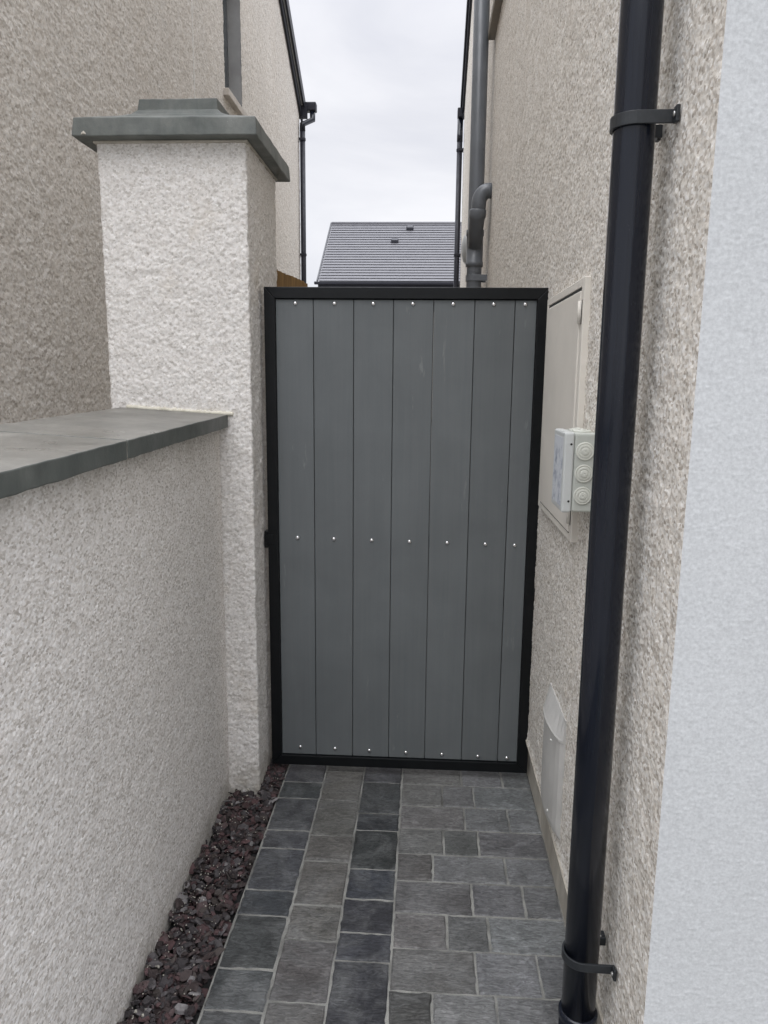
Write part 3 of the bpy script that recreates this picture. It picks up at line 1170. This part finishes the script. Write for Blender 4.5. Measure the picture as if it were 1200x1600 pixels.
xo = XL + 0.046
for s in (-1, 1):
    ya, yb_ = RIDGE_Y, RIDGE_Y + s * 4.75
    za, zb_ = EAVE_L + 4.57 * PITCH_L + 0.03, EAVE_L + (4.57 - 4.75) * PITCH_L + 0.03
    hexa(bm, [(xo, ya, za), (-9.6, ya, za), (-9.6, yb_, zb_), (xo, yb_, zb_), (xo, ya, za + 0.07), (-9.6, ya, za + 0.07), (-9.6, yb_, zb_ + 0.07), (xo, yb_, zb_ + 0.07)])
obj('roof', bm, M_tile_d, hl)
barge(hl, XL + 0.006, XL + 0.028, 1, 0.14, 0.024, M_black, 'bargeboard', PITCH_L, RIDGE_Y, EAVE_L)
barge(hl, XL + 0.0285, XL + 0.046, 1, 0.012, 0.022, M_soffit, 'soffit', PITCH_L, RIDGE_Y, EAVE_L)
barge(hl, XL + 0.0465, XL + 0.068, 1, 0.03, 0.115, M_black, 'verge_trim', PITCH_L, RIDGE_Y, EAVE_L)
bxo('gutter', (-9.6, XL + 0.205, YE + 0.06, YE + 0.18, EAVE_L - 0.06, EAVE_L + 0.045), M_black, hl, bevel=0.012)
bxo('fascia', (-9.6, XL + 0.10, YE + 0.008, YE + 0.05, EAVE_L - 0.17, EAVE_L + 0.02), M_black, hl)
win = bxo('window', (XL - 0.17, XL - 0.115, LY0, LY1, LZ0, LZ1), M_wframe, hl, bevel=0.004)
bxo('pane', (XL - 0.114, XL - 0.108, LY0 + 0.06, LY1 - 0.06, LZ0 + 0.06, LZ1 - 0.06), M_glass, win)
bm = bmesh.new()
for d in ((LY0 - 0.02, LY0 - 0.001, LZ0, LZ1), (LY1 + 0.001, LY1 + 0.02, LZ0, LZ1), (LY0, LY1, LZ1 + 0.001, LZ1 + 0.02)):
    box(bm, XL - 0.175, XL - 0.004, *d)
obj('reveal', bm, M_reveal, win)
bxo('sill', (XL - 0.12, XL + 0.045, LY0 - 0.05, LY1 + 0.05, LZ0 - 0.058, LZ0 - 0.001), M_sill_l, win, bevel=0.006)
bxo('render_bead', (XL - 0.004, XL + 0.0065, 5.735, 5.744, 0.0, EAVE_L + 2.0), M_bead, hl)

# ================================================================== FAR HOUSE
hf = thing('house', 'distant house beyond the gate, only its grey tiled roof with two small vents showing', 'house', (1.0, 31.5, 0))
fy0, fy1, fz0, fz1, fx0, fx1 = 27.5, 31.5, 4.76, 7.44, -3.93, 9.0
bm_u = bmesh.new()
hexa(bm_u, [(fx0 + 0.03, fy0 + 0.03, fz0 - 0.16), (fx1 - 0.03, fy0 + 0.03, fz0 - 0.16), (fx1 - 0.03, fy1, fz1 - 0.16), (fx0 + 0.03, fy1, fz1 - 0.16),
            (fx0 + 0.03, fy0 + 0.03, fz0 - 0.03), (fx1 - 0.03, fy0 + 0.03, fz0 - 0.03), (fx1 - 0.03, fy1, fz1 - 0.03), (fx0 + 0.03, fy1, fz1 - 0.03)])
obj('roof_underlay', bm_u, M_dark, hf)
bxo('wall', (fx0 + 0.12, fx1 - 0.1, fy0 + 0.4, 35.1, -0.05, fz0 - 0.1), M_gable_far, hf)
bm = bmesh.new()
N = 23
sl = Vector((0, fy1 - fy0, fz1 - fz0))
nn = Vector((0, -sl.z, sl.y)).normalized()
for i in range(N):
    a = Vector((0, fy0, fz0)) + sl * (i / N)
    b = Vector((0, fy0, fz0)) + sl * min(1.0, (i + 1.12) / N)
    ta, tb, th = 0.034, 0.006, 0.004
    up = lambda p, h: (p.y + nn.y * h, p.z + nn.z * h)
    hexa(bm, [(fx0, *up(a, ta - th)), (fx1, *up(a, ta - th)), (fx1, *up(b, tb - th)), (fx0, *up(b, tb - th)),
              (fx0, *up(a, ta)), (fx1, *up(a, ta)), (fx1, *up(b, tb)), (fx0, *up(b, tb))])
hexa(bm, [(fx0, fy1, fz1 - 0.02), (fx1, fy1, fz1 - 0.02), (fx1, 35.5, fz0), (fx0, 35.5, fz0), (fx0, fy1, fz1 + 0.03), (fx1, fy1, fz1 + 0.03), (fx1, 35.5, fz0 + 0.05), (fx0, 35.5, fz0 + 0.05)])
roof = obj('roof', bm, M_tile, hf)
bm = bmesh.new()
tube(bm, [(fx0, fy1, fz1 + 0.0), (fx1, fy1, fz1 + 0.0)], 0.085, 12)
obj('ridge_tile', bm, M_tile, roof, smooth=True)
bm = bmesh.new()
hexa(bm, [(fx0 - 0.05, fy0, fz0 - 0.03), (fx0 - 0.002, fy0, fz0 - 0.03), (fx0 - 0.002, fy1, fz1 - 0.03), (fx0 - 0.05, fy1, fz1 - 0.03),
          (fx0 - 0.05, fy0, fz0 + 0.06), (fx0 - 0.002, fy0, fz0 + 0.06), (fx0 - 0.002, fy1, fz1 + 0.06), (fx0 - 0.05, fy1, fz1 + 0.06)])
obj('verge_trim', bm, M_tile_d, roof)
for x, t in ((-0.80, 0.865), (-1.35, 0.63)):
    p = Vector((x, fy0, fz0)) + sl * t
    bm = bmesh.new()
    hexa(bm, [(x - 0.15, p.y - 0.02, p.z + 0.02), (x + 0.15, p.y - 0.02, p.z + 0.02), (x + 0.15, p.y + 0.30, p.z + 0.22), (x - 0.15, p.y + 0.30, p.z + 0.22),
              (x - 0.12, p.y - 0.02, p.z + 0.14), (x + 0.12, p.y - 0.02, p.z + 0.14), (x + 0.10, p.y + 0.28, p.z + 0.26), (x - 0.10, p.y + 0.28, p.z + 0.26)])
    obj('roof_vent', bm, M_black, roof, bevel=0.02)
bxo('gutter', (fx0 - 0.12, fx1, fy0 - 0.13, fy0 - 0.01, fz0 - 0.11, fz0 - 0.01), M_black, hf, bevel=0.02)
bxo('fascia', (fx0, fx1, fy0 + 0.002, fy0 + 0.03, fz0 - 0.24, fz0 - 0.03), M_black, hf)

# ================================================================== FENCE behind the gate
fence = thing('fence', 'brown timber fence of upright boards behind the gate, beside the left house', 'fence', (-1.24, 6.3, 0))
FA, FB = Vector((-1.42, 5.0, 0)), Vector((-1.148, 7.18, 0))
dirf = (FB - FA).normalized()
nf = Vector((dirf.y, -dirf.x, 0))
L = (FB - FA).length
bm = bmesh.new()
nb = int(L / 0.105)
for i in range(nb):
    a = FA + dirf * (i * L / nb)
    b = FA + dirf * ((i + 1) * L / nb + 0.012)
    zt = 2.338 + random.uniform(-0.006, 0.006)
    t0, t1 = 0.024, 0.008
    a0, b0 = a - nf * 0.01, b - nf * 0.01
    a1, b1 = a + nf * t1, b + nf * t0
    hexa(bm, [(a0.x, a0.y, 0), (a1.x, a1.y, 0), (b1.x, b1.y, 0), (b0.x, b0.y, 0), (a0.x, a0.y, zt), (a1.x, a1.y, zt), (b1.x, b1.y, zt), (b0.x, b0.y, zt)])
obj('board_panel', bm, M_timber, fence)
for t in (0.0, 1.0):
    p = FA + (FB - FA) * t
    bxo('post', (p.x - 0.045 - 0.05, p.x + 0.045 - 0.05, p.y + (0.012 if t else -0.09), p.y + (0.10 if t else -0.002), 0, 2.345), M_timber, fence, bevel=0.004)


# ================================================================== PIPES
def strap(parent, px, py, pz, r, xwall, hgt, mat, sgn=1, screw=True, name='bracket'):
    """pipe clip: a band round the front of the pipe whose two legs run back to the wall (sgn = +1: wall towards +x)"""
    bm = bmesh.new()
    t = 0.0055
    inner, outer = [], []
    n = 20
    inner.append((xwall, py - sgn * 0 - r - 0.0015))
    outer.append((xwall, py - r - 0.0015 - t))
    for i in range(n + 1):
        a = R(-90 - 180 * i / n)
        inner.append((px + sgn * (r + 0.0008) * math.cos(a), py + (r + 0.0008) * math.sin(a)))
        outer.append((px + sgn * (r + t) * math.cos(a), py + (r + t) * math.sin(a)))
    inner.append((xwall, py + r + 0.0015))
    outer.append((xwall, py + r + 0.0015 + t))
    vi = [[bm.verts.new((p[0], p[1], z)) for p in inner] for z in (pz - hgt / 2, pz + hgt / 2)]
    vo = [[bm.verts.new((p[0], p[1], z)) for p in outer] for z in (pz - hgt / 2, pz + hgt / 2)]
    m = len(inner)
    for k in range(m - 1):
        bm.faces.new((vi[0][k], vi[0][k + 1], vi[1][k + 1], vi[1][k]))
        bm.faces.new((vo[0][k + 1], vo[0][k], vo[1][k], vo[1][k + 1]))
        bm.faces.new((vi[1][k], vi[1][k + 1], vo[1][k + 1], vo[1][k]))
        bm.faces.new((vi[0][k + 1], vi[0][k], vo[0][k], vo[0][k + 1]))
    for k in (0, m - 1):
        bm.faces.new((vi[0][k], vi[1][k], vo[1][k], vo[0][k]))
    br = obj(name, bm, mat, parent, bevel=0.001)
    if screw:
        for s in (-1, 1):
            ye = py + s * (r + 0.0015 + t)
            x0 = xwall - sgn * 0.0065
            bm = bmesh.new()
            box(bm, min(x0, xwall), max(x0, xwall), min(ye, ye + s * 0.016), max(ye, ye + s * 0.016), pz - hgt * 0.62, pz + hgt * 0.62)
            obj('lug', bm, mat, br, bevel=0.0015)
            bm = bmesh.new()
            lathe_y(bm, x0 - sgn * 0.0002, ye + s * 0.008, pz, [(0.0048, 0), (0.0046, -sgn * 0.0016), (0.0028, -sgn * 0.0030)], 12, 'x')
            obj('screw', bm, M_zinc, br, smooth=True)
    return br


dp = thing('drainpipe', 'thick glossy black drainpipe nearest the viewer, on the right-hand gable', 'drainpipe', (0.3385, 1.385, 0), 'black drainpipes')
px, py, pr = 0.3385, 1.385, 0.0345
bm = bmesh.new()
tube(bm, [(px, py, 0.18), (px, py, 1.0), (px, py, 2.0), (px, py, 4.7)], pr, 48)
obj('pipe', bm, M_pipe, dp, smooth=True)
bm = bmesh.new()
tube(bm, [(px, py, -0.03), (px, py, 0.207), (px, py, 0.2085)], [pr + 0.0035, pr + 0.0035, pr + 0.0015], 48)
o = obj('socket', bm, M_pipe, dp, smooth=True)
bm = bmesh.new()
tube(bm, [(px, py, 0.189), (px, py, 0.192), (px, py, 0.205), (px, py, 0.208)], [pr + 0.0036, pr + 0.0056, pr + 0.0056, pr + 0.0036], 48)
obj('socket_collar', bm, M_pipe, dp, smooth=True)
strap(dp, px, py, 1.920, pr, XR - 0.004, 0.021, M_bracket)
strap(dp, px, py, 0.338, pr, XR - 0.004, 0.018, M_bracket)

# rear drainpipes with a swan neck from the gutter
for (label, x, yy, zt, gxx, gyy, gz, xw, sg) in (
        ('thin black drainpipe at the rear corner of the left-hand house, swan neck to gutter', XL + 0.048, YE - 0.045, 4.62, XL + 0.155, YE + 0.11, EAVE_L - 0.02, XL + 0.004, -1),
        ('thin black drainpipe at the rear corner of the right-hand house, beside the soil pipe', XR - 0.052, YE - 0.045, 4.48, XR - 0.045, YE + 0.10, EAVE - 0.16, XR - 0.004, 1)):
    d = thing('drainpipe', label, 'drainpipe', (x, yy, 0), 'black drainpipes')
    bm = bmesh.new()
    tube(bm, [(x, yy, 0.0), (x, yy, 2.4), (x, yy, zt)], 0.034, 20)
    obj('pipe', bm, M_black, d, smooth=True)
    bm = bmesh.new()
    tube(bm, [(x, yy, zt - 0.06), (x, yy, zt + 0.02), (gxx, gyy, gz - 0.14), (gxx, gyy, gz)], 0.037, 16)
    obj('swan_neck', bm, M_pipe, d, smooth=True)
    for z in (zt - 0.16, 3.05, 1.2):
        strap(d, x, yy, z, 0.035, xw, 0.03, M_black, sg, False)

# soil pipe
sp = thing('soil_pipe', 'wide grey soil pipe climbing the right-hand gable, with an elbow out of the wall', 'soil pipe', (0.309, 5.5, 0))
sx, sy, sr = 0.309, 5.50, 0.052
bm = bmesh.new()
tube(bm, [(sx, sy, 0), (sx, sy, 2.5), (sx, sy, 5.9)], sr, 32)
obj('pipe', bm, M_soil, sp, smooth=True)
bm = bmesh.new()
ex, ey = 0.318, 5.335
pts = [(XR + 0.01, ey, 2.715), (XR - 0.02, ey, 2.715)]
for i in range(1, 11):
    a = R(90 * i / 10)
    pts.append((XR - 0.02 - 0.062 * math.sin(a), ey, 2.715 - 0.085 * (1 - math.cos(a)) * 0.95))
pts += [(ex - 0.002, ey + 0.008, 2.60), (ex - 0.006, ey + 0.02, 2.575)]
tube(bm, pts, 0.049, 28)
obj('elbow', bm, M_soil, sp, smooth=True)
bm = bmesh.new()
tube(bm, [(ex - 0.004, ey + 0.012, 2.600), (ex - 0.004, ey + 0.012, 2.596), (ex - 0.007, ey + 0.03, 2.552), (ex - 0.007, ey + 0.03, 2.548), (sx, sy - 0.07, 2.50), (sx, sy - 0.02, 2.38)], [0.050, 0.0575, 0.0575, 0.052, 0.051, 0.05], 28)
obj('branch', bm, M_soil, sp, smooth=True)
bm = bmesh.new()
tube(bm, [(sx, sy, 2.250), (sx, sy, 2.252), (sx, sy, 2.285), (sx, sy, 2.287), (sx, sy, 2.455), (sx, sy, 2.457), (sx, sy, 2.495), (sx, sy, 2.497)],
     [0.053, 0.060, 0.060, 0.0565, 0.0565, 0.0615, 0.0615, 0.053], 32)
obj('coupling', bm, M_soil, sp, smooth=True)
strap(sp, sx, sy, 2.175, sr, XR - 0.004, 0.04, M_soil, 1, False)

# round vent further down the right-hand gable
wv = thing('wall_vent', 'round pale grey wall vent with a dark rim, low behind the soil pipe', 'vent', (XR, 7.65, 2.71))
bm = bmesh.new()
lathe_y(bm, XR - 0.002, 7.65, 2.71, [(0.165, 0.0), (0.168, -0.010), (0.168, -0.022), (0.157, -0.026), (0.155, -0.012)], 32, 'x')
obj('rim', bm, M_black, wv, smooth=True)
bm = bmesh.new()
lathe_y(bm, XR - 0.006, 7.65, 2.71, [(0.155, 0.0), (0.150, -0.040), (0.115, -0.072), (0.06, -0.088), (0.01, -0.092)], 32, 'x')
obj('cover', bm, M_vent, wv, smooth=True)

# ================================================================== METER BOX
mb = thing('meter_box', 'tall cream meter cupboard on the right-hand wall, behind the small grey box', 'meter box', (XR, 2.26, 1.07))
my0, my1, mz0, mz1 = 1.968, 2.560, 1.072, 1.748
xf = XR - 0.016
bm = bmesh.new()
box(bm, xf, XR + 0.05, my0, my0 + 0.030, mz0, mz1)
box(bm, xf, XR + 0.05, my1 - 0.030, my1, mz0, mz1)
box(bm, xf, XR + 0.05, my0 + 0.0301, my1 - 0.0301, mz1 - 0.022, mz1)
box(bm, xf, XR + 0.05, my0 + 0.0301, my1 - 0.0301, mz0, mz0 + 0.018)
box(bm, XR - 0.004, XR + 0.045, my0 + 0.031, my1 - 0.031, mz0 + 0.019, mz1 - 0.023)
obj('frame', bm, M_cream, mb, bevel=0.002)
bm = bmesh.new()
box(bm, xf - 0.003, XR - 0.0045, my0 + 0.0335, my1 - 0.034, mz0 + 0.0225, mz1 - 0.031)
door = obj('door', bm, M_cream, mb, bevel=0.003)
for z in (mz0 + 0.075, mz1 - 0.085):
    bm = bmesh.new()
    tube(bm, [(xf - 0.002, my0 + 0.026, z - 0.028), (xf - 0.002, my0 + 0.026, z + 0.028)], 0.0065, 14)
    obj('hinge', bm, M_cream, door, smooth=True)
    bxo('hinge_gap', (xf - 0.0014, xf + 0.002, my0 + 0.012, my0 + 0.0165, z - 0.03, z + 0.03), M_dark, door)
bxo('door_gap', (xf + 0.001, xf + 0.004, my0 + 0.036, my1 - 0.036, mz1 - 0.0295, mz1 - 0.0235), M_dark, mb)
bxo('door_gap', (xf + 0.001, xf + 0.004, my0 + 0.036, my1 - 0.036, mz0 + 0.0185, mz0 + 0.0215), M_dark, mb)

# ================================================================== JUNCTION BOX
jb = thing('junction_box', 'small grey junction box with round rubber grommets, mounted beside the black drainpipe', 'junction box', (XR, 1.87, 1.18))
jy0, jy1, jz0, jz1, jx = 1.800, 1.945, 1.184, 1.372, 0.325
bxo('body', (jx + 0.024, XR + 0.004, jy0, jy1, jz0, jz1), M_jbox, jb, bevel=0.005, seg=3)
lid = bxo('lid', (jx, jx + 0.0235, jy0 - 0.0015, jy1 + 0.0015, jz0 - 0.0015, jz1 + 0.0015), M_lid, jb, bevel=0.005, seg=3)
bxo('sticker', (jx - 0.0006, jx - 0.0001, jy0 + 0.014, jy1 - 0.014, jz0 + 0.012, jz1 - 0.012), M_sticker, lid)
for z in (jz1 - 0.026, jz0 + 0.026):
    bm = bmesh.new()
    lathe_y(bm, jx + 0.016, jy0 - 0.0018, z, [(0.0028, 0.0), (0.0026, -0.0004)], 12)
    obj('screw_hole', bm, M_dark, lid)
GP = [(0.0215, 0.0), (0.0215, -0.0030), (0.0195, -0.0042), (0.0180, -0.0030), (0.0155, -0.0030), (0.0150, -0.0050), (0.0120, -0.0055), (0.0115, -0.0040), (0.0085, -0.0045), (0.0078, -0.0068), (0.0030, -0.0075), (0.0024, -0.0062)]
for z in (1.330, 1.277, 1.224):
    bm = bmesh.new()
    lathe_y(bm, 0.3735, jy0 + 0.0002, z, GP, 36)
    g_ = obj('grommet', bm, M_grom, jb)
for yy in (1.845, 1.90):
    bm = bmesh.new()
    lathe_y(bm, 0.3735, yy, jz1 - 0.0002, [(r, -o) for r, o in GP], 36, 'z')
    obj('grommet', bm, M_grom, jb)

# ================================================================== GAS METER BOX (half set into the wall)
gb = thing('gas_meter_box', 'pale grey gas box with arched sloping lid, low on the right-hand wall', 'gas box', (XR, 2.10, 0.2))
bow = [(1.962, 0.0), (1.972, 0.012), (1.995, 0.021), (2.035, 0.029), (2.075, 0.033), (2.115, 0.034), (2.155, 0.031), (2.19, 0.024), (2.215, 0.014), (2.228, 0.0)]
gz_0, gz_1 = 0.225, 0.505


def bowed(levels, closed_top=True):
    """plan-bowed box: levels of (z, protrusion factor, outset)"""
    bm = bmesh.new()
    rows_ = []
    for z, k, o_ in levels:
        row = [bm.verts.new((XR + 0.012, bow[0][0], z))]
        row += [bm.verts.new((XR - p * 0.78 * k - o_, y_, z)) for y_, p in bow]
        row.append(bm.verts.new((XR + 0.012, bow[-1][0], z)))
        rows_.append(row)
    for a, b in zip(rows_, rows_[1:]):
        for q in range(len(a) - 1):
            bm.faces.new((a[q], a[q + 1], b[q + 1], b[q]))
    bm.faces.new(rows_[0][::-1])
    bm.faces.new(rows_[-1])
    return bm


gbody = obj('body', bowed([(gz_0 - 0.012, 0.55, 0.0), (gz_0, 0.9, 0.003), (gz_0 + 0.02, 1.0, 0.004), (gz_1, 1.0, 0.004)]), M_gas, gb, smooth=False)
obj('lid', bowed([(gz_1 + 0.0005, 1.0, 0.008), (gz_1 + 0.008, 1.0, 0.0085), (gz_1 + 0.012, 0.95, 0.007), (gz_1 + 0.068, 0.05, 0.003)]), M_gas, gb, smooth=False)
for z in (gz_1 - 0.025, gz_0 + 0.035):
    bm = bmesh.new()
    lathe_y(bm, XR - 0.0255, 2.035, z, [(0.004, 0), (0.003, -0.004)], 10, 'x')
    obj('screw', bm, M_soffit, gbody)
